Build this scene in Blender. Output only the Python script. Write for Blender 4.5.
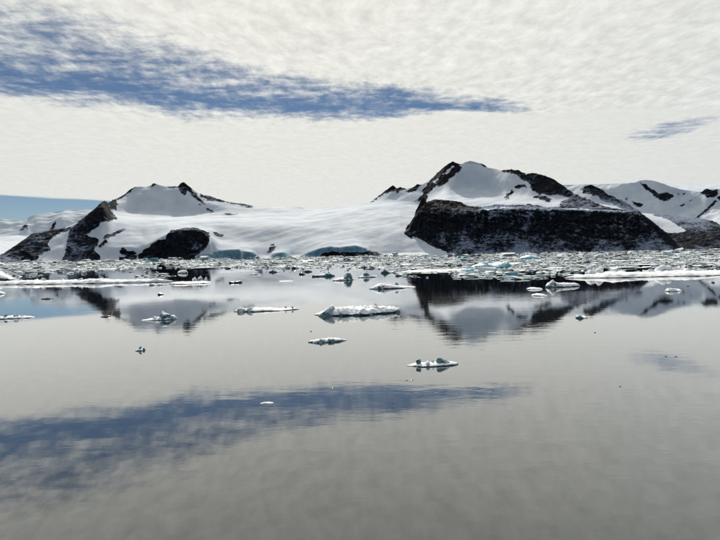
import bpy, bmesh, math, random
import numpy as np
from mathutils import Vector, Matrix

# ------------------------------------------------------------------ camera, sky, sun, exposure
SC = bpy.context.scene
COL = SC.collection
for o in list(bpy.data.objects):
    bpy.data.objects.remove(o)

CAM_H = 13.0
HFOV = math.radians(65)
FPX = 360 / math.tan(HFOV / 2)              # focal length in photograph pixels
PITCH = math.atan2(17.5, FPX)
ROLL = math.radians(1.0)
FWD = np.array([0, math.cos(PITCH), -math.sin(PITCH)])
_r0 = np.array([1.0, 0, 0]); _u0 = np.cross(_r0, FWD)
RIGHT = _r0 * math.cos(ROLL) - _u0 * math.sin(ROLL)
UP = _u0 * math.cos(ROLL) + _r0 * math.sin(ROLL)
cam_data = bpy.data.cameras.new('camera')
cam = bpy.data.objects.new('camera', cam_data); COL.objects.link(cam)
cam_data.sensor_fit = 'HORIZONTAL'; cam_data.angle = HFOV
cam_data.clip_start = 0.5; cam_data.clip_end = 120000
cam.matrix_world = Matrix(((RIGHT[0], UP[0], -FWD[0], 0), (RIGHT[1], UP[1], -FWD[1], 0),
                           (RIGHT[2], UP[2], -FWD[2], CAM_H), (0, 0, 0, 1)))
SC.camera = cam

SUN_EL = math.radians(36); SUN_AZ = math.radians(-8)     # azimuth clockwise from the view direction (+Y)
SUN_DIR = Vector((math.cos(SUN_EL) * math.sin(SUN_AZ), math.cos(SUN_EL) * math.cos(SUN_AZ), math.sin(SUN_EL)))
sd = bpy.data.lights.new('sun', 'SUN'); sd.energy = 4.8; sd.angle = math.radians(2.5); sd.color = (1, 0.94, 0.84)
sun = bpy.data.objects.new('sun', sd); COL.objects.link(sun)
sun.rotation_euler = SUN_DIR.to_track_quat('Z', 'Y').to_euler()

SC.render.engine = 'CYCLES'
SC.cycles.use_denoising = True
SC.cycles.max_bounces = 6
SC.view_settings.view_transform = 'Standard'; SC.view_settings.look = 'None'
SC.view_settings.exposure = 0.0; SC.view_settings.gamma = 1.0
SC.view_settings.use_curve_mapping = False


def ray(x, y):
    d = FWD[:, None] * FPX + np.outer(RIGHT, np.atleast_1d(x) - 360.0) - np.outer(UP, np.atleast_1d(y) - 270.0)
    return d                                                    # 3 x n

def azel(x, y):
    d = ray(x, y)
    return np.arctan2(d[0], d[1]), d[2] / np.hypot(d[0], d[1])

def water_point(x, y):                                          # where a line of sight meets the water
    d = ray(x, y)[:, 0]
    t = -CAM_H / d[2]
    return Vector((d[0] * t, d[1] * t, 0.0))

def plane_p(x, y):                                              # cloud deck at unit height
    d = ray(x, y)[:, 0]
    return d[0] / d[2], d[1] / d[2]


class N:                                                        # tiny node helper
    def __init__(self, tree): self.t = tree
    def n(self, typ, **kw):
        nd = self.t.nodes.new(typ)
        for k, v in kw.items():
            if k == 'inp':
                for i, s in v.items():
                    if hasattr(s, 'is_linked'): self.t.links.new(s, nd.inputs[i])
                    else: nd.inputs[i].default_value = s
            else: setattr(nd, k, v)
        return nd
    def m(self, op, a, b=0.0, c=0.0, clamp=False):
        return self.n('ShaderNodeMath', operation=op, use_clamp=clamp, inp={0: a, 1: b, 2: c}).outputs[0]
    def mr(self, v, a, b, c=0.0, d=1.0, smooth=True):
        return self.n('ShaderNodeMapRange', interpolation_type='SMOOTHSTEP' if smooth else 'LINEAR',
                      inp={0: v, 1: a, 2: b, 3: c, 4: d}).outputs[0]
    def noise(self, vec, scale, detail=4, rough=0.5, dist=0.0):
        return self.n('ShaderNodeTexNoise', inp={'Vector': vec, 'Scale': scale, 'Detail': detail, 'Roughness': rough,
                                                 'Distortion': dist}).outputs[0]
    def mixc(self, f, a, b):
        nd = self.n('ShaderNodeMix', data_type='RGBA')
        for i, s in ((0, f), (6, a), (7, b)):
            if hasattr(s, 'is_linked'): self.t.links.new(s, nd.inputs[i])
            else: nd.inputs[i].default_value = (tuple(s) + (1,)) if i else s
        return nd.outputs[2]
    def mapping(self, vec, scale=(1, 1, 1), rot=(0, 0, 0), loc=(0, 0, 0)):
        return self.n('ShaderNodeMapping', inp={0: vec, 1: loc, 2: rot, 3: scale}).outputs[0]
    def curve(self, v, lo, hi, pts, vlo, vhi):
        x = self.mr(v, lo, hi, smooth=False)
        fc = self.n('ShaderNodeFloatCurve', inp={1: x})
        cv = fc.mapping.curves[0]
        P = [((a - lo) / (hi - lo), (b - vlo) / (vhi - vlo)) for a, b in pts]
        cv.points[0].location = P[0]; cv.points[1].location = P[-1]
        for p in P[1:-1]: cv.points.new(*p)
        fc.mapping.update()
        return self.m('MULTIPLY_ADD', fc.outputs[0], vhi - vlo, vlo)


def build_world():
    w = bpy.data.worlds.new('World'); SC.world = w; w.use_nodes = True
    t = w.node_tree; t.nodes.clear(); g = N(t)
    out = g.n('ShaderNodeOutputWorld')
    sky = g.n('ShaderNodeTexSky', sky_type='NISHITA', sun_disc=False, sun_elevation=SUN_EL, sun_rotation=SUN_AZ,
              altitude=0, air_density=0.75, dust_density=0.0, ozone_density=2.8)
    sky_bg = g.n('ShaderNodeBackground', inp={0: sky.outputs[0], 1: 0.050})
    d = g.n('ShaderNodeTexCoord').outputs['Generated']
    sep = g.n('ShaderNodeSeparateXYZ', inp={0: d})
    z = g.m('MAXIMUM', sep.outputs[2], 0.012)
    px = g.m('DIVIDE', sep.outputs[0], z); py = g.m('DIVIDE', sep.outputs[1], z)
    p = g.n('ShaderNodeCombineXYZ', inp={0: px, 1: py, 2: 0.0}).outputs[0]
    # the opening in the deck: far edge, near edge and how clear it is, along the deck
    low = g.noise(p, 1.3, 3)
    lowc = g.m('SUBTRACT', low, 0.5)
    top = [(-120, -30), (-40, -28), (40, -14), (110, 6), (170, 28), (230, 50), (300, 66), (380, 73), (440, 84), (500, 92), (550, 98)]
    bot = [(-120, 86), (-40, 88), (40, 92), (110, 98), (170, 106), (230, 111), (300, 113), (380, 113), (440, 111), (500, 112), (550, 112)]
    T = [plane_p(*a) for a in top]; B = [plane_p(*a) for a in bot]
    pyw = g.m('ADD', py, g.m('MULTIPLY', lowc, 0.7))
    near = g.curve(px, -4.5, 2.5, [(-4.5, T[0][1])] + T[1:] + [(2.5, T[-1][1] + .3)], 0, 8)
    far = g.curve(px, -4.5, 2.5, [(-4.5, B[0][1])] + B[1:] + [(2.5, B[-1][1] - .2)], 0, 8)
    mid = g.m('MULTIPLY', g.m('ADD', near, far), 0.5)
    half = g.m('MAXIMUM', g.m('MULTIPLY', g.m('SUBTRACT', far, near), 0.5), 0.02)
    q = g.m('DIVIDE', g.m('SUBTRACT', pyw, mid), half)           # -1 near edge .. +1 far edge
    band = g.m('MULTIPLY', g.m('ADD', g.mr(q, -1.5, -0.2, 0.0, 0.72), g.mr(q, -0.3, 0.75, 0.0, 0.28)), g.mr(q, 2.1, 0.5))
    smooth_layer = g.mr(q, 0.9, 2.0)                              # an even sheet beyond the opening, dappled on this side
    ends = g.m('MULTIPLY', g.mr(px, -6.5, -3.5), g.mr(px, 1.65, 0.85))
    hole = g.m('MULTIPLY', band, ends)
    # small second opening
    cx, cy = plane_p(664, 131)
    e = g.m('SQRT', g.m('ADD', g.m('POWER', g.m('DIVIDE', g.m('SUBTRACT', px, cx), 0.36), 2.0),
                        g.m('POWER', g.m('DIVIDE', g.m('SUBTRACT', py, cy), 0.62), 2.0)))
    hole = g.m('MAXIMUM', hole, g.m('MULTIPLY', g.mr(e, 1.4, 0.3), 0.68))
    # ripples of the deck
    pr = g.mapping(p, scale=(1.2, 0.72, 1), rot=(0, 0, math.radians(-22)))
    warp = g.n('ShaderNodeVectorMath', operation='MULTIPLY_ADD',
               inp={0: g.n('ShaderNodeTexNoise', inp={'Vector': p, 'Scale': 1.6, 'Detail': 2.0}).outputs[1], 1: (.22, .22, 0), 2: pr}).outputs[0]
    rip = g.noise(warp, 10.0, 8, 0.66)
    big = g.noise(warp, 2.4, 4, 0.55)
    wisp = g.noise(g.n('ShaderNodeVectorMath', operation='ADD', inp={0: g.mapping(p, scale=(0.62, 1.8, 1), rot=(0, 0, math.radians(-13))),
                   1: g.n('ShaderNodeVectorMath', operation='SCALE', inp={0: g.n('ShaderNodeTexNoise', inp={'Vector': p, 'Scale': 2.2, 'Detail': 3.0}).outputs[1], 'Scale': 0.45}).outputs[0]}).outputs[0], 3.6, 9, 0.64)
    tex = g.m('ADD', g.m('MULTIPLY', rip, 0.36), g.m('ADD', g.m('MULTIPLY', big, 0.18), g.m('MULTIPLY', wisp, 0.46)))      # ~0.5 mean
    th = g.m('MULTIPLY_ADD', hole, 0.465, 0.16)
    th = g.m('MULTIPLY_ADD', g.mr(py, 1.2, -1.5), 0.40, th)            # the deck breaks up overhead and behind
    alpha = g.mr(g.m('SUBTRACT', tex, th), -0.155, 0.185)
    # the deck ends in a clean line above the far left hills
    ex, ey = plane_p(0, 197.5); fx, fy = plane_p(105, 201.5)
    sl = (fy - ey) / (fx - ex) + 0.25
    edge = g.m('SUBTRACT', g.m('MULTIPLY_ADD', px, sl, fy - sl * fx), py)
    edge = g.m('ADD', edge, g.m('MULTIPLY', lowc, 0.5))
    alpha = g.m('MULTIPLY', alpha, g.mr(edge, -0.05, 0.55))
    alpha = g.m('MULTIPLY', alpha, g.mr(sep.outputs[2], 0.0, 0.02))
    # thin cloud lit from behind: brighter towards the sun
    dot = g.n('ShaderNodeVectorMath', operation='DOT_PRODUCT', inp={0: d, 1: SUN_DIR}).outputs['Value']
    fwd = g.m('MULTIPLY_ADD', dot, 0.5, 0.5)
    lum = g.m('MULTIPLY_ADD', fwd, 1.0, 0.0)
    lum = g.m('MULTIPLY_ADD', g.m('POWER', fwd, 0.8), 0.68, 0.15)
    mod = g.m('MULTIPLY_ADD', g.m('SUBTRACT', tex, 0.5), 0.45, g.m('MULTIPLY', g.m('SUBTRACT', rip, 0.5), 0.6))
    mod = g.m('MULTIPLY', mod, g.m('MULTIPLY_ADD', smooth_layer, -0.62, 1.0))
    lum = g.m('MULTIPLY', lum, g.m('ADD', mod, 1.0))
    ccol = g.mixc(fwd, (0.80, 0.98, 1.20), (1.0, 0.995, 0.925))
    cl_bg = g.n('ShaderNodeBackground', inp={0: ccol, 1: lum})
    mix = g.n('ShaderNodeMixShader', inp={0: alpha, 1: sky_bg.outputs[0], 2: cl_bg.outputs[0]})
    t.links.new(mix.outputs[0], out.inputs[0])
build_world()

# ------------------------------------------------------------------ numpy noise
_rng = np.random.default_rng(11)
_perm = np.concatenate([_rng.permutation(256)] * 3)
_grad = _rng.normal(size=(256, 3)); _grad /= np.linalg.norm(_grad, axis=1)[:, None]

def perlin(x, y, z):
    xi = np.floor(x).astype(int); yi = np.floor(y).astype(int); zi = np.floor(z).astype(int)
    fx, fy, fz = x - xi, y - yi, z - zi
    f = lambda t: t * t * t * (t * (t * 6 - 15) + 10)
    u, v, w = f(fx), f(fy), f(fz)
    def gr(a, b, c):
        h = _perm[_perm[_perm[(xi + a) & 255] + ((yi + b) & 255)] + ((zi + c) & 255)]
        G = _grad[h]
        return G[..., 0] * (fx - a) + G[..., 1] * (fy - b) + G[..., 2] * (fz - c)
    L = lambda a, b, t: a + (b - a) * t
    return L(L(L(gr(0, 0, 0), gr(1, 0, 0), u), L(gr(0, 1, 0), gr(1, 1, 0), u), v),
             L(L(gr(0, 0, 1), gr(1, 0, 1), u), L(gr(0, 1, 1), gr(1, 1, 1), u), v), w) * 1.5

def fbm(x, y, z, oct=4, gain=0.5, ridged=False):
    s = 0; a = 1.0; tot = 0
    for i in range(oct):
        n = perlin(x + 17.3 * i, y - 9.1 * i, z + 4.7 * i)
        if ridged: n = 1 - 2 * np.abs(n)
        s = s + a * n; tot += a
        x, y, z = x * 2.03, y * 2.03, z * 2.03; a *= gain
    return s / tot

def sstep(a, b, x):
    t = np.clip((x - a) / (b - a), 0, 1)
    return t * t * (3 - 2 * t)

# ------------------------------------------------------------------ materials
def new_mat(name):
    m = bpy.data.materials.new(name); m.use_nodes = True
    t = m.node_tree; t.nodes.clear(); g = N(t)
    out = g.n('ShaderNodeOutputMaterial'); b = g.n('ShaderNodeBsdfPrincipled')
    t.links.new(b.outputs[0], out.inputs[0])
    return m, g, b

def attr(g, name): return g.n('ShaderNodeAttribute', attribute_name=name).outputs['Fac']

def terrain_material():
    m, g, b = new_mat('snow_rock_and_ice')
    pos = g.n('ShaderNodeNewGeometry').outputs['Position']
    nz = g.n('ShaderNodeSeparateXYZ', inp={0: g.n('ShaderNodeNewGeometry').outputs['Normal']}).outputs[2]
    rock, ice, dust, brown = (attr(g, k) for k in ('rock', 'ice', 'dust', 'brown'))
    n1 = g.noise(pos, 0.011, 7, 0.68); n2 = g.noise(pos, 0.07, 5, 0.65)
    st = g.noise(g.mapping(pos, scale=(1.0, 0.35, 0.22), rot=(0, math.radians(28), 0)), 0.06, 5, 0.6)
    rc = g.mixc(g.mr(n2, 0.4, 0.7), (0.006, 0.009, 0.015), (0.026, 0.029, 0.038))
    rc = g.mixc(g.m('MULTIPLY', brown, g.mr(n1, 0.3, 0.7)), rc, (0.075, 0.063, 0.054))
    # snow caught on ledges and in gullies
    hold = g.m('ADD', g.m('MULTIPLY', n1, 0.65), g.m('ADD', g.m('MULTIPLY', n2, 0.25), g.m('MULTIPLY', st, 0.38)))
    hold = g.m('ADD', hold, g.m('MULTIPLY', nz, 0.22))
    cut = g.m('MULTIPLY_ADD', dust, -0.48, 0.995)
    sn = g.mr(g.m('SUBTRACT', hold, cut), -0.06, 0.18)
    snow_on_rock = g.m('MULTIPLY', sn, g.mr(dust, 0.0, 0.3, 0.35, 0.8))
    rc = g.mixc(snow_on_rock, rc, (0.30, 0.36, 0.48))
    ns = g.noise(pos, 0.012, 5, 0.6)
    sc = g.mixc(g.mr(ns, 0.35, 0.65), (0.54, 0.595, 0.665), (0.645, 0.675, 0.71))
    ni = g.noise(g.mapping(pos, scale=(0.05, 0.05, 0.045)), 1.0, 5, 0.65)
    ic = g.mixc(g.mr(ni, 0.35, 0.7), (0.12, 0.26, 0.34), (0.34, 0.50, 0.57))
    c = g.mixc(ice, sc, ic)
    rk = g.m('ADD', rock, g.m('MULTIPLY', g.m('SUBTRACT', n2, 0.5), 1.0))
    rk = g.m('MULTIPLY', g.mr(rk, 0.38, 0.62), g.mr(rock, 0.02, 0.12))
    c = g.mixc(rk, c, rc)
    g.t.links.new(c, b.inputs['Base Color'])
    b.inputs['Roughness'].default_value = 0.85
    b.inputs['Specular IOR Level'].default_value = 0.04
    hgt = g.m('ADD', g.m('MULTIPLY', g.noise(pos, 0.06, 6, 0.65), g.m('MULTIPLY_ADD', rk, 12.0, 0.9)),
              g.m('MULTIPLY', g.noise(pos, 0.010, 3, 0.45), 5.0))
    bp = g.n('ShaderNodeBump', inp={'Strength': 0.9, 'Distance': 1.0, 'Height': hgt})
    g.t.links.new(bp.outputs[0], b.inputs['Normal'])
    return m

def ice_material(name, deep, pale, snowmin=0.35, snowmax=0.75, top=(0.86, 0.87, 0.88)):
    m, g, b = new_mat(name)
    geo = g.n('ShaderNodeNewGeometry')
    nz = g.n('ShaderNodeSeparateXYZ', inp={0: geo.outputs['Normal']}).outputs[2]
    pos = geo.outputs['Position']
    n = g.noise(pos, 0.7, 5, 0.6)
    n2 = g.noise(pos, 2.5, 4, 0.6)
    f = g.mr(g.m('ADD', nz, g.m('MULTIPLY', g.m('SUBTRACT', n, 0.5), 0.7)), snowmin, snowmax)
    ic = g.mixc(g.mr(n2, 0.35, 0.7), deep, pale)
    c = g.mixc(f, ic, top)
    g.t.links.new(c, b.inputs['Base Color'])
    g.t.links.new(g.mr(f, 0, 1, 0.25, 0.8), b.inputs['Roughness'])
    b.inputs['IOR'].default_value = 1.31
    bp = g.n('ShaderNodeBump', inp={'Strength': 0.7, 'Distance': 0.12, 'Height': n2})
    g.t.links.new(bp.outputs[0], b.inputs['Normal'])
    return m

def water_material():
    m, g, b = new_mat('sea_water')
    pos = g.n('ShaderNodeNewGeometry').outputs['Position']
    b.inputs['Base Color'].default_value = (0.013, 0.017, 0.015, 1)
    b.inputs['Roughness'].default_value = 0.022
    b.inputs['IOR'].default_value = 1.5
    b.inputs['Coat Weight'].default_value = 1.0; b.inputs['Coat IOR'].default_value = 1.5; b.inputs['Coat Roughness'].default_value = 0.022
    w1 = g.noise(g.mapping(pos, scale=(0.35, 0.9, 1), rot=(0, 0, 0.2)), 0.55, 3, 0.5, 0.3)
    w2 = g.noise(g.mapping(pos, scale=(0.5, 1, 1), rot=(0, 0, -0.25)), 2.6, 3, 0.55)
    patch = g.mr(g.noise(g.mapping(pos, scale=(0.4, 1, 1)), 0.018, 3, 0.5), 0.38, 0.66, 0.2, 1.35)
    h = g.m('ADD', g.m('MULTIPLY', w1, 0.060), g.m('MULTIPLY', w2, 0.010))
    bp = g.n('ShaderNodeBump', inp={'Distance': 1.0, 'Height': g.m('MULTIPLY', h, patch), 'Strength': 0.21})
    g.t.links.new(bp.outputs[0], b.inputs['Normal'])
    g.t.links.new(bp.outputs[0], b.inputs['Coat Normal'])
    return m

MAT_T = terrain_material()
MAT_ICE = ice_material('snow_covered_ice', (0.06, 0.14, 0.17), (0.28, 0.41, 0.45), 0.15, 0.6)
MAT_TEAL = ice_material('bare_teal_ice', (0.03, 0.095, 0.12), (0.17, 0.32, 0.37), 0.5, 0.95)
MAT_BLUE = ice_material('turquoise_ice', (0.10, 0.40, 0.52), (0.38, 0.64, 0.72), 0.7, 1.05)
MAT_W = water_material()
MAT_DARK = ice_material('clear_dark_ice', (0.015, 0.03, 0.035), (0.05, 0.08, 0.09), 1.6, 1.9)
MAT_BRASH = ice_material('brash_ice', (0.50, 0.58, 0.60), (0.76, 0.81, 0.81), 0.05, 0.7, (0.70, 0.75, 0.76))

# ------------------------------------------------------------------ object helpers
def link(name, me, mat, parent=None):
    o = bpy.data.objects.new(name, me); COL.objects.link(o)
    if mat and not me.materials: me.materials.append(mat)
    if parent: o.parent = parent
    return o

def tag(o, label=None, cat=None, group=None, kind=None):
    if label: o['label'] = label
    if cat: o['category'] = cat
    if group: o['group'] = group
    if kind: o['kind'] = kind
    return o

def mesh_from(name, V, F, smooth_angle=None):
    me = bpy.data.meshes.new(name)
    me.from_pydata([tuple(v) for v in V], [], [tuple(f) for f in F]); me.update()
    if smooth_angle is not None:
        me.polygons.foreach_set('use_smooth', [True] * len(me.polygons))
        me.set_sharp_from_angle(angle=math.radians(smooth_angle))
    return me

# ------------------------------------------------------------------ water
S = 60000
wm = mesh_from('sea', [(-S, -S, 0), (S, -S, 0), (S, S, 0), (-S, S, 0)], [(0, 1, 2, 3)])
water = tag(link('water', wm, MAT_W), 'calm grey sea mirroring mountains and cloudy sky', 'water', kind='structure')

# ------------------------------------------------------------------ mountains: curves of (x, y, distance), front to back
def pchip(D, H, d):                       # D,H: K x C ; d: R x C
    K, C = D.shape
    h = np.diff(D, axis=0); dl = np.diff(H, axis=0) / h
    m = np.zeros_like(H)
    w1 = 2 * h[1:] + h[:-1]; w2 = h[1:] + 2 * h[:-1]
    same = (dl[1:] * dl[:-1]) > 0
    with np.errstate(divide='ignore', invalid='ignore'):
        mm = (w1 + w2) / (w1 / dl[:-1] + w2 / dl[1:])
    m[1:-1] = np.where(same, np.nan_to_num(mm), 0)
    m[0] = dl[0]; m[-1] = dl[-1]
    out = np.zeros_like(d)
    for k in range(K - 1):
        t = np.clip((d - D[k]) / h[k], 0, 1)
        val = H[k] * (1 + 2 * t) * (1 - t) ** 2 + m[k] * h[k] * t * (1 - t) ** 2 + H[k + 1] * t * t * (3 - 2 * t) + m[k + 1] * h[k] * t * t * (t - 1)
        sel = (d >= D[k]) & ((d <= D[k + 1]) if k == K - 2 else (d < D[k + 1]))
        out = np.where(sel, val, out)
    return out

def poly_sd(px, py, P):                   # signed distance, positive inside
    P = np.array(P, float); n = len(P)
    d = np.full(px.shape, 1e9); ins = np.zeros(px.shape, bool)
    for i in range(n):
        ax, ay = P[i]; bx, by = P[(i + 1) % n]
        ex, ey = bx - ax, by - ay
        t = np.clip(((px - ax) * ex + (py - ay) * ey) / (ex * ex + ey * ey + 1e-9), 0, 1)
        d = np.minimum(d, np.hypot(px - ax - t * ex, py - ay - t * ey))
        if abs(ey) > 1e-9:
            c = ((ay > py) != (by > py)) & (px < (bx - ax) * (py - ay) / ey + ax)
            ins ^= c
    return np.where(ins, d, -d)

def project(X, Y, Z):
    q = np.stack([X, Y, Z - CAM_H])
    f = np.tensordot(FWD, q, 1); r = np.tensordot(RIGHT, q, 1); u = np.tensordot(UP, q, 1)
    return 360 + FPX * r / f, 270 - FPX * u / f

def shore(dist=2600, dep=(-40, -14)):
    return ('shore', dist)

def terrain(name, label, x0, x1, step, curves, back, rocks=(), ices=(), rock_all=None, snows=(), dust=0.3, brown=0.1,
            rock_amp=9.0, snow_amp=1.6, seed=0.0, rows=40, shore_d=None, rag=1.1, smooth=2.0, gully=0.0, local_foot=False, strata=0.0):
    a0 = azel(x0, 250)[0][0]; a1 = azel(x1, 250)[0][0]
    C = int((x1 - x0) / step)
    az = np.linspace(a0, a1, C)
    Dk, Hk = [], []
    if shore_d:
        wob = fbm(az * 25, az * 0 + seed, az * 0, 2) * 35
        sdist = shore_d + wob if not isinstance(shore_d, list) else np.interp(az, azel([p[0] for p in shore_d], [250] * len(shore_d))[0], [p[1] for p in shore_d]) + wob
        Dk += [sdist - 60, sdist - 5]; Hk += [np.full(C, -20.0), np.full(C, -1.0)]
    for ci, cv in enumerate(curves):
        cv = np.array(cv, float)
        A, E = azel(cv[:, 0], cv[:, 1])
        dist = np.interp(az, A, cv[:, 2]); te = np.interp(az, A, E)
        if ci < len(curves) - 1:
            k = max(1, int(smooth / step)); ker = np.hanning(2 * k + 3); ker /= ker.sum()
            te = np.convolve(np.pad(te, k + 1, mode='edge'), ker, 'valid')
        k = max(1, int(7 / step)); ker = np.hanning(2 * k + 3); ker /= ker.sum()
        dist = np.convolve(np.pad(dist, k + 1, mode='edge'), ker, 'valid')
        Dk.append(dist); Hk.append(CAM_H + te * dist)
    # jagged skyline and cliff tops stay local: a smoothed companion curve just inside each
    def blur(a, px):
        k = max(1, int(px / step)); ker = np.hanning(2 * k + 3); ker /= ker.sum()
        return np.convolve(np.pad(a, k + 1, mode='edge'), ker, 'valid')
    Dr, Hr, Dp, Hp = Dk[-1], Hk[-1], Dk[-2], Hk[-2]
    hs = np.minimum(blur(Hr, 22), Hr + 14)
    hp_ = np.minimum(blur(Hp, 12), Hp + 8); hs = np.maximum(hs, Hp)
    Dk.insert(-1, Dp + (Dr - Dp) * 0.5); Hk.insert(-1, hp_ + (hs - hp_) * 0.56)
    Dk.insert(-1, Dp + (Dr - Dp) * 0.84); Hk.insert(-1, hp_ + (hs - hp_) * 0.88)
    if shore_d and local_foot:
        D1, H1, D2, H2 = Dk[2], Hk[2], Dk[3], Hk[3]
        Dk.insert(3, blur(D1 + (D2 - D1) * 0.22, 9)); Hk.insert(3, np.maximum(blur(H1, 14) + (blur(H2, 14) - blur(H1, 14)) * 0.22, H1 + 1.0))
    for dd, hf in back:
        Dk.append(Dk[len(Dk) - 1] * 0 + Dk[-1] + dd); Hk.append(Hk[-1] * hf if hf > 0 else np.full(C, -30.0))
    D = np.array(Dk); H = np.array(Hk)
    if gully:
        nfront = 2 if shore_d else 0
        for k in range(nfront, nfront + len(curves) + 1):
            off = 0.012 * (k - nfront)
            gl = (fbm((az + off) * 26, az * 0 + seed + 3.3, az * 0, 3, ridged=True) * 1.3 + fbm((az - off) * 80, az * 0 + seed, az * 0, 3, ridged=True) * 0.45) * gully
            D[k] += gl * (0.4 if k == nfront else 1.0)
            if k >= nfront + 2: H[k] += fbm(az * 110, az * 0 + 1.5 * k, az * 0, 3) * 7.0
    for k in range(1, len(D)): D[k] = np.maximum(D[k], D[k - 1] + 10)
    # rows: share them out by segment
    t = []
    K = len(D)
    nb = len(back)
    for k in range(K - 1):
        n = 14 if k >= K - 1 - nb else (4 if (shore_d and k < 1) else rows)
        t += list(k + np.arange(n) / n)
    t.append(K - 1.0); t = np.array(t); R = len(t)
    ki = np.minimum(t.astype(int), K - 2); fr = (t - ki)[:, None]
    d = D[ki] * (1 - fr) + D[ki + 1] * fr
    h = pchip(D, H, d)
    AZ = np.broadcast_to(az, d.shape)
    X = d * np.sin(AZ); Y = d * np.cos(AZ)
    PX, PY = project(X, Y, h)
    wig = fbm(X * 0.03, Y * 0.03, h * 0.06 + seed, 4) * rag * 2.2
    def field(polys):
        f = np.full(d.shape, -99.0)
        for P in polys: f = np.maximum(f, poly_sd(PX, PY, P))
        return f
    if rock_all is not None: rk = np.full(d.shape, float(rock_all))
    else: rk = sstep(-2.0, 2.0, field(rocks) + wig) if rocks else np.zeros(d.shape)
    if snows: rk = rk * (1 - sstep(-0.9, 0.9, field(snows) + wig))
    ic = sstep(-0.7, 0.7, field(ices) + wig * 0.4) if ices else np.zeros(d.shape)
    ic = ic * (1 - rk)
    rkb = sstep(0.2, 0.9, rk)
    dv = (dust(PX, PY) if callable(dust) else dust) + 0.34 * fbm(X * 0.0055 + 2, Y * 0.003, h * 0.010 + seed, 3)
    if gully:                                              # snow lies in the gullies between the buttresses
        tk = t[:, None] - 2
        dv = dv - 0.20 + 0.17 * fbm((AZ + 0.012 * tk) * 26, AZ * 0 + seed + 3.3, AZ * 0, 3, ridged=True) + 0.16 * fbm((AZ - 0.012 * tk) * 80, AZ * 0 + seed, AZ * 0, 3, ridged=True)
    # relief
    up_amp = rkb * rock_amp + (1 - rkb) * snow_amp
    land = sstep(-2, 10, h)
    nr = fbm(X * 0.016 + seed, Y * 0.016, h * 0.012, 5, 0.55, ridged=True)
    ns = fbm(X * 0.0045 + seed, Y * 0.0045, h * 0.0, 3, 0.42)
    fl = fbm((X * 0.8 + Y * 0.6) * 0.0035 + seed, (X * 0.6 - Y * 0.8) * 0.010, h * 0, 3, 0.45)
    f2 = fbm((X * 0.75 + Y * 0.66) * 0.006 + seed, (X * 0.66 - Y * 0.75) * 0.030, h * 0, 2, 0.5)
    ns = ns * 0.9 + fl * 0.75 + f2 * 0.09
    ridge_row = np.abs(t - (K - 1 - nb))[:, None]
    soft = 0.35 + 0.65 * sstep(0.0, 0.25, ridge_row)       # keep the skyline where it belongs
    h2 = h + land * soft * (rkb * nr * rock_amp + (1 - rkb) * ns * snow_amp * 3.2 * sstep(2605, 2700, d))
    rad = land * rkb * fbm(X * 0.03, Y * 0.03, h * 0.03 + seed, 4, 0.55, ridged=True) * rock_amp * 1.4
    rad = rad + land * rkb * strata * fbm(X * 0.004, Y * 0.004, h * 0.035 + X * 0.006 + seed, 4, 0.6)
    X2 = X + np.sin(AZ) * rad; Y2 = Y + np.cos(AZ) * rad
    V = np.stack([X2, Y2, h2], -1).reshape(-1, 3)
    idx = np.arange(R * C).reshape(R, C)
    F = np.stack([idx[:-1, :-1], idx[:-1, 1:], idx[1:, 1:], idx[1:, :-1]], -1).reshape(-1, 4)
    me = bpy.data.meshes.new(name)
    me.vertices.add(len(V)); me.vertices.foreach_set('co', V.ravel())
    me.loops.add(F.size); me.loops.foreach_set('vertex_index', F.ravel())
    me.polygons.add(len(F)); me.polygons.foreach_set('loop_start', np.arange(len(F)) * 4)
    me.polygons.foreach_set('use_smooth', np.ones(len(F), bool))
    me.update(); me.validate()
    for nm, arr in (('rock', rk), ('ice', ic), ('dust', np.broadcast_to(dv, d.shape)),
                    ('brown', np.broadcast_to(brown(PX, PY) if callable(brown) else brown, d.shape))):
        a = me.attributes.new(nm, 'FLOAT', 'POINT'); a.data.foreach_set('value', np.ascontiguousarray(arr, dtype=np.float32).ravel())
    o = link(name, me, MAT_T)
    return tag(o, label, 'mountain' if 'mountain' in name or 'hill' in name else 'terrain', kind='structure')

# far hills on the left
terrain('far_mountain', 'pale blue shaded snow mountain range far beyond the left rock spur', -150, 170, 1.0, [
    [(-150, 259.5, 4200), (170, 257, 4200)],
    [(-150, 237, 6400), (0, 237, 6400), (28, 237, 6400), (100, 236, 6400), (170, 236, 6400)],
    [(-150, 230, 6640), (0, 229, 6640), (20, 229, 6570), (27, 225, 6640), (34, 229, 6570), (50, 224, 6640), (62, 220, 6570), (75, 222, 6640), (100, 220, 6640), (170, 220, 6640)],
    [(-150, 222, 6800), (-60, 216, 6800), (0, 219, 6800), (10, 220, 6800), (18, 220.5, 6750), (25, 219.5, 6800), (32, 216, 6800), (40, 214, 6850), (50, 212.5, 6900), (60, 211, 6900), (72, 209.5, 6900), (80, 209, 6900), (92, 210, 6900), (110, 208, 6900), (140, 206, 6900), (170, 206, 6900)]],
    [(500, 0.9), (2500, 0)],
    rocks=[[(50, 230), (53, 224), (56, 222), (55, 227), (52, 231)], [(20, 230), (23, 227), (27, 223.5), (28, 230), (26, 228), (23, 231)]],
    snow_amp=7, rock_amp=10, seed=5.1, rows=30, dust=0.5)

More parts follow.
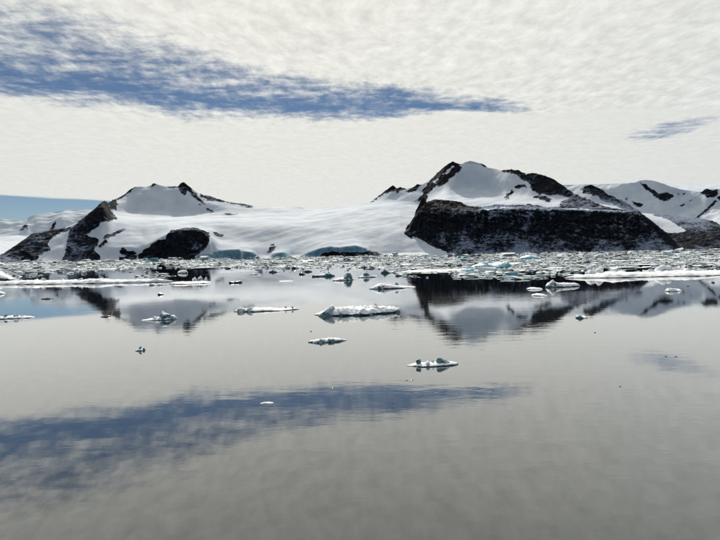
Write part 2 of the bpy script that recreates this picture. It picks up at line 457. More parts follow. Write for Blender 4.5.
# far hills on the right
terrain('far_mountain', 'blue shaded snow mountain with rock outcrops behind the right cliffs', 500, 900, 0.9, [
    [(500, 240, 3900), (900, 236, 3900)],
    [(500, 222, 4940), (640, 221, 4940), (690, 216, 5020), (720, 218, 5020), (900, 222, 5020)],
    [(500, 205, 5150), (600, 205, 5150), (640, 203, 5150), (665, 205, 5100), (690, 207, 5250), (720, 206, 5300), (900, 206, 5300)],
    [(500, 192, 5255), (600, 190, 5255), (640, 188, 5255), (660, 191, 5215), (680, 196, 5340), (700, 196, 5390), (720, 193, 5420), (900, 196, 5420)],
    [(500, 190, 5370), (540, 186.5, 5370), (560, 184.8, 5370), (600, 184, 5370), (620, 183.5, 5320), (634, 182.3, 5270), (640, 180.6, 5270), (646, 180, 5270), (652, 180.6, 5270), (660, 183, 5270), (670, 186, 5320), (680, 189, 5370), (690, 190.5, 5470), (700, 192, 5470), (705, 190, 5470), (712, 189, 5470), (720, 188.5, 5470), (740, 186, 5470), (800, 184, 5470), (900, 192, 5470)]],
    [(400, 0.9), (2500, 0)],
    rocks=[[(640, 183), (646, 185), (652, 190), (660, 194), (667, 193), (672, 195), (674, 197), (670, 200), (664, 202), (658, 199), (652, 194), (645, 189)],
           [(632, 202), (637, 203), (644, 205), (641, 208), (635, 206)], [(700, 193), (705, 190), (708, 189), (713, 191), (718, 190), (718, 196), (712, 199), (707, 199), (705, 195)],
           [(696, 218), (705, 210), (716, 200.5), (717, 202.5), (707, 211), (698, 218.5)], [(677, 194), (680, 193), (679, 195)], [(680, 206), (684, 204), (685, 205), (682, 207)],
           [(625, 199), (627, 198), (627, 200)], [(689, 201), (692, 200), (691, 201)], [(717, 198), (722, 194), (740, 196), (735, 205), (720, 201)], [(682, 194), (685, 193), (684, 195)]],
    snow_amp=7, rock_amp=14, seed=8.4, rows=34, dust=0.25, rag=0.7)
terrain('far_mountain', 'bright distant ice plateau on the skyline behind the right mountain', 560, 960, 1.5, [
    [(560, 205, 8000), (960, 205, 8000)], [(560, 190, 9800), (650, 187, 9800), (960, 188, 9800)],
    [(560, 188, 12000), (640, 186, 12000), (655, 182.8, 12000), (665, 183, 12000), (690, 184.2, 12000), (705, 184.6, 12000), (712, 184, 12000), (720, 184.2, 12000), (800, 182, 12000), (960, 184, 12000)]],
    [(1500, 0.97), (4000, 0)], snow_amp=5, seed=2.2, rows=16)

# low dark headland on the right
terrain('low_hill', 'low dark brown rocky headland with a snow patch behind the cliff', 628, 800, 0.55, [
    [(628, 242, 2790), (660, 242, 2790), (700, 243, 2740), (740, 246, 2720), (800, 262, 2720)],
    [(628, 232, 2870), (660, 232, 2880), (686, 231.5, 2860), (700, 232, 2850), (715, 233, 2830), (728, 238, 2800), (760, 250, 2780), (800, 262, 2780)],
    [(628, 218, 3000), (650, 219.5, 3000), (680, 222.5, 3000), (700, 222.5, 2990), (712, 224.5, 2960), (720, 229, 2900), (740, 241, 2860), (800, 262, 2840)],
    [(628, 212, 3200), (640, 213, 3200), (660, 215, 3200), (680, 217, 3200), (700, 219, 3200), (712, 221, 3100), (718, 224, 3000), (723, 228, 2960), (740, 240, 2900), (760, 250, 2880), (780, 256, 2880), (800, 264, 2880)]],
    [(200, 0.6), (700, 0)], rock_all=1.0,
    snows=[[(632, 206), (644, 210), (655, 216), (662, 218), (672, 222), (680, 227), (689, 231), (683, 232), (668, 233.5), (655, 228), (640, 222)]],
    dust=lambda x, y: 0.28 + 0.45 * sstep(224, 217, y - (x - 650) * 0.06) * sstep(715, 700, x), brown=0.2, rock_amp=6, seed=3.9, shore_d=2680, rows=34)

# right massif: summit behind the cliff
terrain('mountain', 'snow dome with dark rock ridges and highest peak behind the cliff', 345, 665, 0.5, [
    [(345, 214, 3640), (400, 212, 3640), (426, 211, 3640), (446, 213, 2990), (520, 213, 2960), (600, 214, 2960), (652, 235, 2960), (665, 262, 2960)],
    [(345, 211, 3700), (371, 206, 3700), (400, 203, 3700), (426, 202, 3700), (446, 202.5, 3160), (470, 204, 3150), (500, 204, 3150), (540, 204.5, 3100), (600, 207.5, 3060), (640, 214, 3040), (652, 235, 3040), (665, 262, 3040)],
    [(345, 210, 3760), (371, 204.5, 3760), (400, 196, 3800), (412, 195, 3780), (426, 195, 3770), (446, 190.5, 3500), (465, 189, 3540), (490, 190, 3530), (510, 194, 3400), (530, 197, 3280), (560, 200, 3220), (590, 201, 3180), (620, 207, 3160), (640, 213, 3130), (652, 235, 3130), (665, 262, 3130)],
    [(345, 209, 3820), (371, 203.5, 3820), (385, 196, 3840), (393, 191, 3850), (400, 191.5, 3850), (410, 191.5, 3850), (424, 189.5, 3840), (440, 177.5, 3680), (455, 170, 3620), (470, 171, 3640), (490, 176, 3620), (510, 180, 3490), (530, 183, 3400), (550, 187, 3350), (568, 196, 3290), (580, 195, 3260), (592, 192, 3250), (610, 200, 3230), (640, 212, 3200), (652, 235, 3200), (665, 262, 3200)],
    [(345, 209, 3880), (355, 207.5, 3880), (371, 202.5, 3880), (377, 198, 3900), (383, 193, 3900), (390, 187.5, 3900), (393, 185.3, 3900), (397, 189.5, 3900), (400, 187.3, 3900), (404, 190, 3900), (407, 191, 3900), (409, 190, 3900), (414, 187, 3900), (418, 184.3, 3900), (423, 185.5, 3890), (428, 181, 3860), (434, 176, 3820), (440, 171, 3760), (447, 164.5, 3670), (453, 161.3, 3680), (457, 163.5, 3690), (461, 165.5, 3700), (464, 162.5, 3710), (470, 161, 3710), (476, 162.5, 3710), (482, 164.2, 3700), (488, 167.5, 3690), (494, 168.5, 3670), (500, 170, 3640), (505, 171, 3600), (512, 169.8, 3540), (518, 170.5, 3520), (524, 173.5, 3500), (527, 174.3, 3490), (532, 173, 3480), (540, 175, 3450), (546, 177, 3430), (552, 179, 3410), (560, 184, 3380), (566, 188.5, 3360), (570, 192, 3340), (573, 194.3, 3330), (580, 191.5, 3320), (585, 187, 3310), (590, 185, 3300), (594, 186, 3300), (600, 189, 3300), (610, 195.5, 3290), (620, 200, 3280), (630, 206, 3270), (636, 210, 3260), (643, 214, 3250), (652, 232, 3250), (665, 262, 3250)]],
    [(220, 0.8), (900, 0)],
    rocks=[[(369, 204), (383, 192), (393, 184), (397, 187), (403, 186.5), (406, 190), (400, 191), (396.5, 194), (396, 190), (388, 193.5), (384, 194), (375, 200)],
           [(406, 192), (418, 183), (421, 185), (416, 191), (412, 192.5)],
           [(421, 192), (430, 181), (440, 170), (453, 160), (458, 163), (462, 167.5), (459, 173), (450, 179), (444, 185), (434, 187.5), (430, 192), (426, 195)],
           [(479, 163), (483, 163.5), (489, 168), (484, 166.5)],
           [(501, 171), (512, 168.5), (520, 170), (526, 174.5), (530, 172), (540, 174), (552, 178), (562, 184), (570, 192), (580, 196.5), (590, 200), (604, 207), (595, 208.5), (575, 206), (560, 203), (569, 198), (560, 195.5), (548, 195), (540, 194.5), (532, 190), (529, 183), (522, 180), (517, 175)],
           [(514, 188), (519, 185), (524, 185), (526, 187), (519, 189)], [(504, 199), (507, 194), (512, 191), (514, 192), (508, 198)], [(533, 197), (545, 196), (551, 199), (549, 202), (541, 200)],
           [(535, 190.5), (545, 193), (540, 195)], [(415, 201), (424, 194), (428, 196), (425, 201), (420, 201)],
           [(581, 190), (590, 183.5), (597, 186), (610, 195), (625, 202), (642, 213), (625, 210), (614, 205), (600, 199), (598, 196), (590, 193), (584, 193.5)], [(512, 205), (530, 205), (545, 206.5), (540, 208.5), (515, 208)],
           [(560, 204), (600, 207), (640, 212), (640, 216), (560, 210)]],
    snows=[[(443, 175), (452, 165.5), (455, 165.5), (447, 175)], [(433, 182), (438, 178), (439, 180), (434, 184)]],
    snow_amp=2.2, rock_amp=9, seed=1.7, rows=38, dust=lambda x, y: 0.22 + 0.3 * sstep(530, 560, x) * sstep(192, 204, y), brown=lambda x, y: 0.25 + 0.5 * sstep(200, 207, y))

# right massif: the long dark cliff and its plateau
terrain('cliff_mountain', 'long dark rock cliff dusted with snow rising from the brash ice', 396, 700, 0.42, [
    [(396, 248, 2810), (402, 238, 2800), (415, 243, 2760), (430, 246, 2710), (450, 247, 2650), (470, 245, 2640), (520, 243, 2640), (600, 242, 2640), (640, 243, 2640), (670, 246, 2640), (684, 250.5, 2640), (700, 256, 2640)],
    [(396, 246, 2820), (402, 235, 2815), (410, 231, 2800), (420, 228, 2770), (440, 229, 2740), (470, 228, 2690), (520, 226, 2680), (600, 226, 2680), (640, 228, 2680), (655, 234, 2680), (670, 242, 2680), (684, 250, 2680), (700, 256, 2680)],
    [(396, 245, 2830), (402, 234, 2830), (410, 227, 2825), (414, 220, 2820), (418, 214.5, 2815), (424, 213, 2810), (440, 212, 2790), (470, 211, 2740), (490, 209.5, 2730), (520, 209.3, 2720), (560, 210, 2720), (600, 211.3, 2720), (630, 212.8, 2720), (642, 215.5, 2720), (655, 225.5, 2720), (668, 237, 2720), (684, 249.5, 2720), (700, 256, 2720)],
    [(396, 244.5, 2850), (402, 233.5, 2850), (410, 226.5, 2850), (414, 218.8, 2850), (418, 211, 2850), (424, 206, 2850), (434, 205, 2880), (450, 206, 2880), (466, 208, 2880), (478, 210, 2880), (490, 207.5, 2880), (520, 208, 2880), (560, 209, 2880), (600, 210.4, 2880), (630, 212, 2860), (642, 215, 2800), (655, 225, 2770), (668, 236.5, 2760), (684, 249, 2760), (700, 256, 2760)],
    [(396, 244, 2870), (400, 238, 2870), (402, 233, 2870), (406, 229, 2870), (410, 226, 2870), (414, 218, 2880), (416, 210, 2890), (418, 206, 2890), (420, 202, 2890), (423.5, 196.5, 2890), (426, 200, 2900), (427, 204, 2930), (430, 201, 2950), (434, 199.5, 2960), (440, 199.3, 2960), (450, 200.8, 2960), (460, 202, 2960), (466, 204.5, 2960), (472, 207.5, 2960), (478, 209, 2960), (484, 207, 2980), (490, 205.5, 2980), (497, 204.5, 2980), (504, 204.6, 2980), (512, 205.6, 2990), (525, 206.2, 3000), (545, 207.2, 3000), (570, 208.2, 3000), (590, 209.2, 3000), (610, 209.8, 2980), (630, 211, 2940), (640, 212, 2880), (642, 214, 2860), (655, 224, 2810), (668, 236, 2800), (675, 242, 2800), (684, 248, 2800), (692, 253, 2800), (700, 256, 2800)]],
    [(60, 0.85), (220, 0)], rock_all=1.0,
    snows=[[(560, 208), (600, 208.7), (632, 211), (630, 212.2), (600, 211), (562, 209.8)], [(480, 210), (500, 207), (512, 207), (514, 209), (498, 209), (482, 211)],
           [(402, 240), (414, 243), (430, 248), (452, 254), (468, 258), (400, 262)]],
    dust=lambda x, y: 0.38 + 0.04 * sstep(236, 246, y) + 0.10 * sstep(560, 500, x) * sstep(470, 500, x) - 0.34 * sstep(8, 0, 642 + (y - 213) * 0.93 - x) * sstep(600, 640, x) - 0.16 * sstep(480, 455, x) * sstep(212, 208, y) + 0.35 * sstep(211.5, 209, y - (x - 500) * 0.02) * sstep(470, 490, x),
    brown=lambda x, y: 0.08 + 0.65 * sstep(212.5, 209.5, y - (x - 500) * 0.02), rock_amp=8, seed=6.6,
    shore_d=[(396, 2790), (410, 2770), (430, 2680), (450, 2620), (470, 2605), (700, 2600)], rows=44, gully=36, strata=9.0)

# left massif with its glacier
terrain('mountain', 'snowy left mountain with dark spur, glacier slope and ice cliffs', -60, 490, 0.5, [
    [(-60, 276, 2660), (-8, 262.5, 2660), (0, 259, 2660), (30, 250, 2670), (45, 252, 2670), (60, 247, 2680), (80, 247, 2670), (100, 247, 2670), (112, 247, 2660), (130, 247, 2650), (142, 249, 2640), (150, 243, 2650), (160, 238, 2660), (168, 234, 2665), (180, 231, 2670), (195, 231, 2675), (204, 233, 2670), (209, 238, 2650), (212, 250, 2620), (214, 251.7, 2609), (230, 250.3, 2609), (239, 249.3, 2609), (242, 252.3, 2612), (250, 251.8, 2609), (257, 255.6, 2620), (268, 255.6, 2630), (275, 253.7, 2610), (283, 252.6, 2609), (292, 255.8, 2612), (300, 255, 2609), (310, 252.2, 2609), (320, 248.7, 2609), (330, 247, 2609), (340, 248.4, 2609), (343, 247.2, 2609), (355, 245.7, 2609), (366, 248.7, 2615), (370, 252, 2625), (385, 254, 2640), (400, 253, 2660), (430, 252.5, 2640), (455, 253.2, 2630), (475, 256, 2630), (490, 262, 2630)],
    [(-60, 276, 2720), (-8, 262, 2720), (0, 257.5, 2720), (30, 243, 2720), (45, 243, 2730), (60, 239, 2740), (80, 235, 2740), (100, 232, 2730), (112, 236, 2760), (130, 235, 2770), (142, 237, 2760), (155, 235, 2750), (168, 229.5, 2760), (185, 227, 2790), (200, 229, 2780), (210, 233, 2750), (220, 240, 2760), (250, 242, 2760), (280, 241, 2760), (310, 239, 2760), (340, 238, 2760), (355, 238, 2770), (380, 240, 2780), (400, 238, 2790), (425, 240, 2770), (445, 245, 2740), (460, 252, 2700), (475, 257, 2680), (490, 263, 2680)],
    [(-60, 276, 2770), (-8, 261.8, 2770), (0, 256.8, 2770), (30, 238.5, 2770), (45, 236, 2790), (60, 233.5, 2800), (80, 224, 2800), (96, 213, 2790), (104, 209, 2790), (112, 221, 2900), (130, 222, 2950), (150, 223, 2950), (168, 222, 2950), (190, 222, 2950), (210, 224, 2920), (230, 226, 2920), (260, 226, 2920), (290, 226, 2930), (320, 227, 2930), (340, 229, 2900), (360, 227, 2930), (380, 226, 2950), (400, 226, 2960), (425, 231, 2930), (445, 242, 2850), (460, 251, 2760), (475, 257.5, 2720), (490, 264, 2720)],
    [(-60, 276, 2800), (-8, 261.6, 2800), (0, 256.4, 2800), (30, 236.8, 2800), (45, 233, 2820), (60, 231, 2830), (80, 221.5, 2830), (96, 209.5, 2820), (104, 204, 2820), (112, 211, 3250), (130, 212, 3300), (150, 212.5, 3300), (170, 213, 3300), (190, 213.5, 3300), (210, 213, 3300), (230, 212.5, 3300), (250, 212.5, 3350), (270, 212.5, 3350), (290, 213, 3350), (310, 214.5, 3300), (330, 213.5, 3300), (350, 212, 3300), (380, 211, 3300), (400, 211, 3300), (425, 216, 3300), (440, 220, 3250), (458, 240, 3000), (475, 258, 2760), (490, 264, 2760)],
    [(-60, 276, 2830), (-8, 261.5, 2830), (0, 256, 2830), (10, 250.5, 2840), (20, 244.5, 2840), (30, 236, 2840), (34, 234.2, 2850), (45, 231.5, 2870), (60, 230, 2880), (70, 229, 2880), (76, 225, 2870), (82, 220, 2870), (90, 214, 2870), (96, 209, 2860), (100, 204, 2860), (102.5, 201.2, 2860), (105, 200.8, 2870), (108, 205, 2900), (110, 203.5, 3200), (112, 200.7, 3300), (117, 199, 3420), (124, 195, 3480), (130, 190, 3500), (135, 187, 3500), (140, 186.5, 3510), (146, 187, 3520), (151, 185.3, 3520), (154, 183.5, 3520), (158, 184.6, 3520), (163, 186, 3520), (168, 187, 3520), (174, 186.5, 3520), (178, 187, 3510), (181, 183.2, 3500), (184, 182.3, 3500), (187, 185, 3500), (193, 189.5, 3500), (200, 194, 3500), (204, 196, 3500), (208, 196.3, 3500), (215, 198.3, 3500), (221, 200, 3500), (225, 201.7, 3500), (232, 202.5, 3500), (240, 204, 3500), (250, 206, 3500), (258, 206.6, 3500), (270, 207.3, 3520), (280, 207.5, 3540), (290, 207, 3560), (300, 207, 3580), (306, 208.5, 3600), (310, 209.6, 3600), (320, 208.6, 3600), (335, 206, 3600), (350, 204.5, 3600), (365, 203.4, 3600), (380, 202.8, 3600), (400, 201.5, 3600), (412, 202, 3600), (424, 206, 3600), (440, 213, 3500), (455, 232, 3200), (475, 258, 2800), (490, 264, 2800)]],
    [(160, 0.85), (700, 0)],
    rocks=[[(-20, 268), (-5, 258), (0, 255), (10, 249), (20, 243), (30, 235), (34, 233), (45, 230.5), (60, 229), (72, 228), (68, 231), (60, 234), (53, 238), (48, 244), (50, 250), (45, 252), (39, 256), (34, 266)],
           [(70, 229.5), (82, 219), (90, 213), (97, 207), (102, 199), (105.5, 199), (109, 205), (111, 211), (117, 219), (110, 221.5), (100, 222.5), (99, 227), (92, 231), (84, 235), (88, 236), (98, 240), (98, 246), (94, 250), (100, 256), (100, 264), (60, 264), (66, 254), (66, 244), (69, 238)],
           [(102, 239), (108, 235), (115, 233), (122, 229), (126, 230), (120, 233), (112, 237), (104, 239.5)], [(97, 247), (106, 240), (108, 242), (100, 247.5)],
           [(108, 203), (112, 200), (116, 199), (117, 205), (116, 210), (110, 209)], [(116, 199), (124, 194), (134, 186.5), (136, 188), (126, 195), (118, 200.5)],
           [(136, 264), (138, 256), (141, 253), (148, 248), (154, 242), (165, 239), (168, 234), (171, 231), (176, 230), (184, 229), (192, 227.5), (196, 229), (202, 231), (208, 233), (210, 236), (209, 242), (206, 249), (200, 253), (196, 256), (195, 264)],
           [(119, 251), (123, 248), (128, 251), (133, 251), (136, 254), (130, 256), (122, 255)], [(119, 257), (137, 256), (137, 262), (119, 262)],
           [(178, 187), (183, 181), (188, 185), (194, 192), (200, 198), (207, 205), (202, 203.5), (194, 197), (187, 190.5), (186, 196), (181, 193)], [(168, 187), (174, 186), (177, 187), (173, 188.5)], [(199, 205), (207, 208), (215, 212), (212, 211.5), (205, 208.5)],
           [(203, 195), (209, 195), (216, 197.5), (226, 201.5), (222, 203), (214, 200.5), (208, 200.8)], [(212, 233), (218, 233), (223, 235), (222, 237), (215, 236)], [(200, 193), (204, 196), (200, 197)],
           [(267, 252.5), (270, 248), (276, 246.5), (274, 250), (270, 253)], [(270, 245), (274, 244), (274, 246)], [(319, 262), (320, 256), (325, 252.8), (340, 252.8), (360, 252.8), (370, 251.5), (380, 253.4), (388, 256), (392, 262)],
           [(226, 201.5), (240, 203.5), (253, 206), (252, 207.4), (240, 205.3), (228, 203.3)], [(150, 187), (153, 182), (158, 183), (157, 185), (152, 187.5)], [(222, 213.8), (230, 214), (238, 214.5), (230, 215.3)]],
    ices=[[(195, 262), (197, 255), (213, 254), (213, 252), (222, 250.5), (232, 249.5), (240, 248.6), (242, 262)], [(243, 262), (243, 251.8), (253, 251.6), (258, 257), (258, 262)], [(272, 262), (273, 256), (278, 253), (285, 252), (294, 257), (295, 262)],
          [(296, 262), (298, 257), (310, 252), (320, 248.4), (330, 246.3), (340, 248), (343, 246.5), (355, 245), (367, 248), (366, 254), (325, 256), (319, 262)]],
    snow_amp=2.6, rock_amp=8, seed=0.3, rows=34, shore_d=2600, local_foot=True, dust=lambda x, y: 0.33 + 0.06 * sstep(60, 30, x), brown=0.1)

# ------------------------------------------------------------------ floating ice
def floe_mesh(L, W, prof, seed, nu=60, nv=18, rough=0.16, rim=0.55, under=0.5, lump=1.0):
    """irregular sheet of ice: length L, depth W, prof = [(t 0..1, height m)]"""
    t = np.linspace(-1, 1, nu); v = np.linspace(-1, 1, nv)
    P = np.array(prof, float)
    hp = np.interp((t + 1) / 2, P[:, 0], P[:, 1])
    z0 = np.zeros(nu)
    w = W / 2 * np.maximum(1 - np.abs(t) ** 2.4, 0.02) ** 0.75 * (1 + 0.38 * fbm(t * 3.1 + seed, z0 + 1.1, z0, 3))
    c = 0.18 * W * fbm(t * 2.2 + seed * 1.7, z0 + 7.7, z0, 2)
    T, Vv = np.meshgrid(t, v, indexing='ij')
    jag = 0.10 * fbm(T * 9 + seed, Vv * 2, T * 0 + 2.5, 3)
    X = T * L / 2; Y = c[:, None] + Vv * w[:, None] * (1 + jag * (np.abs(Vv) > 0.6))
    edge = rim + (1 - rim) * (1 - np.abs(Vv) ** 4)
    sc = min(max(L / 14, 0.25), 2.6)
    n = fbm(X / sc * 0.9 + seed * 3, Y / sc * 0.9, X * 0, 5, 0.55)
    r = fbm(X / sc * 0.45 + seed, Y / sc * 0.6 + 3, X * 0, 3, 0.5, ridged=True)
    Z = hp[:, None] * edge * (1 + lump * (0.35 * n + 0.22 * r)) + rough * n * np.mean(P[:, 1])
    Z = np.maximum(Z, 0.05 * hp[:, None] + 0.02)
    Zb = np.full_like(Z, -under) * (1 - Vv ** 2 * 0.5)
    Yb = c[:, None] + Vv * w[:, None] * 0.88; Xb = X * 0.985
    top = np.stack([X, Y, Z], -1).reshape(-1, 3); bot = np.stack([Xb, Yb, Zb], -1).reshape(-1, 3)
    idx = np.arange(nu * nv).reshape(nu, nv); o = nu * nv
    F = []
    for i in range(nu - 1):
        for j in range(nv - 1):
            F.append((idx[i, j], idx[i + 1, j], idx[i + 1, j + 1], idx[i, j + 1]))
            F.append((o + idx[i, j], o + idx[i, j + 1], o + idx[i + 1, j + 1], o + idx[i + 1, j]))
        F.append((idx[i, 0], o + idx[i, 0], o + idx[i + 1, 0], idx[i + 1, 0]))
        F.append((idx[i, -1], idx[i + 1, -1], o + idx[i + 1, -1], o + idx[i, -1]))
    for j in range(nv - 1):
        F.append((idx[0, j], idx[0, j + 1], o + idx[0, j + 1], o + idx[0, j]))
        F.append((idx[-1, j], o + idx[-1, j], o + idx[-1, j + 1], idx[-1, j + 1]))
    return mesh_from('ice_sheet', np.concatenate([top, bot]), F, 38)

def block_mesh(pts, seed, rough=0.08, sub=4):
    """angular block: hull of the given points, broken up a little"""
    bm = bmesh.new()
    for p in pts: bm.verts.new(p)
    r = bmesh.ops.convex_hull(bm, input=bm.verts)
    bmesh.ops.delete(bm, geom=[e for e in r['geom_interior'] if isinstance(e, bmesh.types.BMVert)], context='VERTS')
    bmesh.ops.triangulate(bm, faces=bm.faces)
    bmesh.ops.subdivide_edges(bm, edges=bm.edges, cuts=sub, use_grid_fill=True)
    bm.normal_update()
    co = np.array([v.co[:] for v in bm.verts]); size = np.ptp(co, axis=0).max()
    f = 4.0 / size
    n = fbm(co[:, 0] * f + seed, co[:, 1] * f + 5, co[:, 2] * f, 4, 0.6)
    for _ in range(2): bmesh.ops.smooth_vert(bm, verts=bm.verts, factor=0.5, use_axis_x=True, use_axis_y=True, use_axis_z=True)
    bm.normal_update()
    for v, k in zip(bm.verts, n): v.co += v.normal * float(k) * rough * size
    me = bpy.data.meshes.new('ice_block'); bm.to_mesh(me); bm.free()
    me.polygons.foreach_set('use_smooth', [True] * len(me.polygons)); me.set_sharp_from_angle(angle=math.radians(32))
    return me

def dome_pts(cx, cy, rx, ry, h, seed, n=14, z0=-0.3):
    rnd = random.Random(seed); P = []
    for i in range(n):
        a = i * 2 * math.pi / n + rnd.uniform(-.2, .2); k = rnd.uniform(0.75, 1.0)
        P.append((cx + rx * k * math.cos(a), cy + ry * k * math.sin(a), z0))
        if i % 2 == 0:
            k2 = rnd.uniform(0.45, 0.8)
            P.append((cx + rx * k2 * math.cos(a), cy + ry * k2 * math.sin(a), h * rnd.uniform(0.45, 0.8)))
    P.append((cx + rx * rnd.uniform(-.3, .3), cy, h))
    return P

ICE_GROUP = 'ice floating in the open water'
def floe(name, label, cat, xl, yl, xr, yr, prof, depth, blocks=(), mat=None, seed=1.0, group=ICE_GROUP, nu=60, rim=0.22, lump=1.0, under=0.5, nv=18):
    """ends of its front waterline in the photograph; prof heights and block sizes in photo pixels, depth in metres"""
    a = water_point(xl, yl); b = water_point(xr, yr)
    mid = (a + b) / 2; L = (b - a).length; ang = math.atan2(b.y - a.y, b.x - a.x)
    m = L / (xr - xl)                                         # metres per photograph pixel here
    back = Vector((mid.x, mid.y, 0)).normalized() * depth * 0.5
    me = floe_mesh(L, depth, [(t, h * m) for t, h in prof], seed, nu, nv, rim=rim, lump=lump, under=under)
    if not blocks:
        o = link(name, me, mat or MAT_ICE); o.location = mid + back; o.rotation_euler.z = ang
        return tag(o, label, cat, group)
    root = bpy.data.objects.new(name, None); COL.objects.link(root); root.empty_display_size = 0.5
    root.location = mid + back; root.rotation_euler.z = ang
    tag(root, label, cat, group)
    link('ice_sheet', me, mat or MAT_ICE, root)
    for i, bl in enumerate(blocks):
        pts = [((x - 0.5 * (xr - xl)) * m, y, z * m) for x, y, z in bl['pts']] if 'pts' in bl else \
              dome_pts((bl['x'] - 0.5 * (xr - xl)) * m, bl.get('y', 0), bl['rx'] * m, bl.get('ry', bl['rx'] * m), bl['h'] * m, int(seed * 10) + i, z0=-0.2)
        ch = link(bl.get('name', 'ice_block'), block_mesh(pts, seed + i, bl.get('rough', 0.11)), bl.get('mat', MAT_ICE), root)
        if bl.get('label'): ch['label'] = bl['label']
    return root

# the biggest floe, with the tilted teal fin at its left end
floe('ice_floe', 'largest ice floe, flat snowy top with a tilted teal fin at one end', 'ice floe', 313, 317.2, 402, 313.5,
     [(0, .4), (.05, 1.2), (.12, 3), (.25, 5.4), (.45, 5.4), (.7, 4.8), (.9, 4.2), (.97, 3), (1, .8)], 8,
     [dict(name='ice_fin', mat=MAT_TEAL, label='tilted teal ice fin', rough=0.05,
           pts=[(0, -2.6, -.5), (3, -3.2, -.6), (12, -3.8, -1), (19, -3.4, -1), (20, 0, -1), (8, 1.0, -1), (3.5, -2.6, 1.6), (8, -2.8, 5.2), (12, -2.2, 7.8), (16.5, -1.2, 10.6), (18.5, -0.8, 10.4), (20, -2.0, 6.0), (20, 0, 5.0)]),
      dict(name='ice_block', x=24, y=-2.4, rx=8, ry=1.6, h=6.6),
      dict(x=57, y=2.6, rx=2.2, ry=.6, h=7.4), dict(x=65, y=2.6, rx=4.6, ry=.8, h=8.6), dict(x=85, y=-1.0, rx=3.5, ry=1.6, h=5.2),
      dict(x=45, y=-3.4, rx=16, ry=1.3, h=4.2, mat=MAT_TEAL)], seed=2.3, nu=110, nv=26, rim=.28, lump=1.7)
floe('ice_floe', 'low ice floe with a pointed fin and two lumps, alone in open water', 'ice floe', 406, 367.6, 459, 366.0,
     [(0, .3), (.1, 1.0), (.2, 2.0), (.5, 2.2), (.7, 2.6), (.9, 2.2), (.97, 1.4), (1, .4)], 1.9,
     [dict(name='ice_fin', mat=MAT_TEAL, rough=0.06, pts=[(30, -.6, .5), (42, -.6, .5), (46, .4, .5), (30, .5, .5), (30.3, -.2, 5.5), (31.5, -.1, 8.2), (33.5, -.1, 8.0), (37, -.2, 5.8), (41, -.2, 4.2), (46, 0, 2.4)]),
      dict(name='ice_block', mat=MAT_TEAL, rough=.12, pts=[(10.5, -.5, .5), (14.5, -.5, .5), (14.5, .4, .5), (10.5, .4, .5), (9.4, -.1, 5.6), (11, 0, 5.2), (14.8, -.1, 7.4), (14.3, .1, 4)]),
      dict(x=20.5, y=-.3, rx=4.5, ry=.7, h=5.4), dict(x=27, y=.3, rx=2, ry=.5, h=6.0)], seed=4.1, nu=70, rim=.35)
floe('ice_floe', 'low teal ice floe with thin snow cap just below the largest floe', 'ice floe', 308, 343.6, 347, 341.4,
     [(0, .6), (.08, 1.6), (.3, 2.0), (.55, 2.8), (.75, 2.4), (.9, 1.2), (1, .4)], 2.0,
     [dict(x=11, y=-.5, rx=10, ry=.8, h=3.8, mat=MAT_TEAL, name='ice_block'), dict(x=22, y=-.6, rx=5, ry=.6, h=4.2, mat=MAT_TEAL)], seed=6.2, mat=MAT_TEAL)
floe('ice_floe', 'long flat ice floe with lumpy teal end, left of the largest floe', 'ice floe', 233, 312.6, 300, 310.2,
     [(0, .5), (.05, 1.2), (.15, 2.0), (.3, 2.6), (.5, 2.2), (.7, 1.3), (.8, 1.6), (.93, 1.3), (1, .5)], 4.6,
     [dict(x=8, y=-1.0, rx=5.5, ry=1.2, h=4.6), dict(x=16, y=-1.0, rx=5.5, ry=1.0, h=5.0), dict(x=53, y=.5, rx=1.6, ry=.7, h=4.6), dict(x=60, y=0, rx=1.5, ry=.6, h=4.2)], seed=8.8, nu=80, rim=.3)
floe('ice_floe', 'domed ice lump with blue shaded face on a thin white shelf', 'ice floe', 141, 321.2, 178, 319.6,
     [(0, .3), (.15, .8), (.4, 2.2), (.6, 3.0), (.85, 2.6), (1, .6)], 3.2,
     [dict(x=24, y=-.6, rx=8.5, ry=1.4, h=7.6, mat=MAT_TEAL, name='ice_dome'), dict(x=32, y=-.5, rx=4.5, ry=1.3, h=5.0), dict(x=14.5, y=-.6, rx=4, ry=1, h=4.4), dict(x=22, y=.8, rx=4, ry=1.1, h=9.2)], seed=1.4)
floe('ice_floe', 'thin jagged ice floe near the reflection of the blue sky strip', 'ice floe', -14, 319.6, 36, 318.2,
     [(0, .8), (.2, 1.6), (.45, 2.2), (.7, 1.8), (.9, 1.2), (1, .3)], 3.4,
     [dict(x=21, y=-.6, rx=2.6, ry=.7, h=5.2, mat=MAT_TEAL), dict(x=13, y=-.4, rx=4, ry=.8, h=4.0), dict(x=30.5, y=-.2, rx=3.5, ry=.7, h=5.0), dict(x=37, y=-.2, rx=4, ry=.6, h=3.0, mat=MAT_TEAL)], seed=9.9)
floe('ice_floe', 'slender white ice floe with a small spike, pointing at the cliff reflection', 'ice floe', 369, 289.8, 416, 287.6,
     [(0, .5), (.1, 1.8), (.25, 4), (.4, 3.0), (.6, 2.0), (.7, 1.4), (.85, .8), (1, .3)], 7,
     [dict(x=12.5, y=-1.6, rx=5, ry=1.5, h=4.4), dict(x=27, y=-.2, rx=3.0, ry=.9, h=6.2, name='ice_spike'), dict(x=8, y=-1.5, rx=3, ry=1, h=3.2, mat=MAT_TEAL)], seed=3.7)
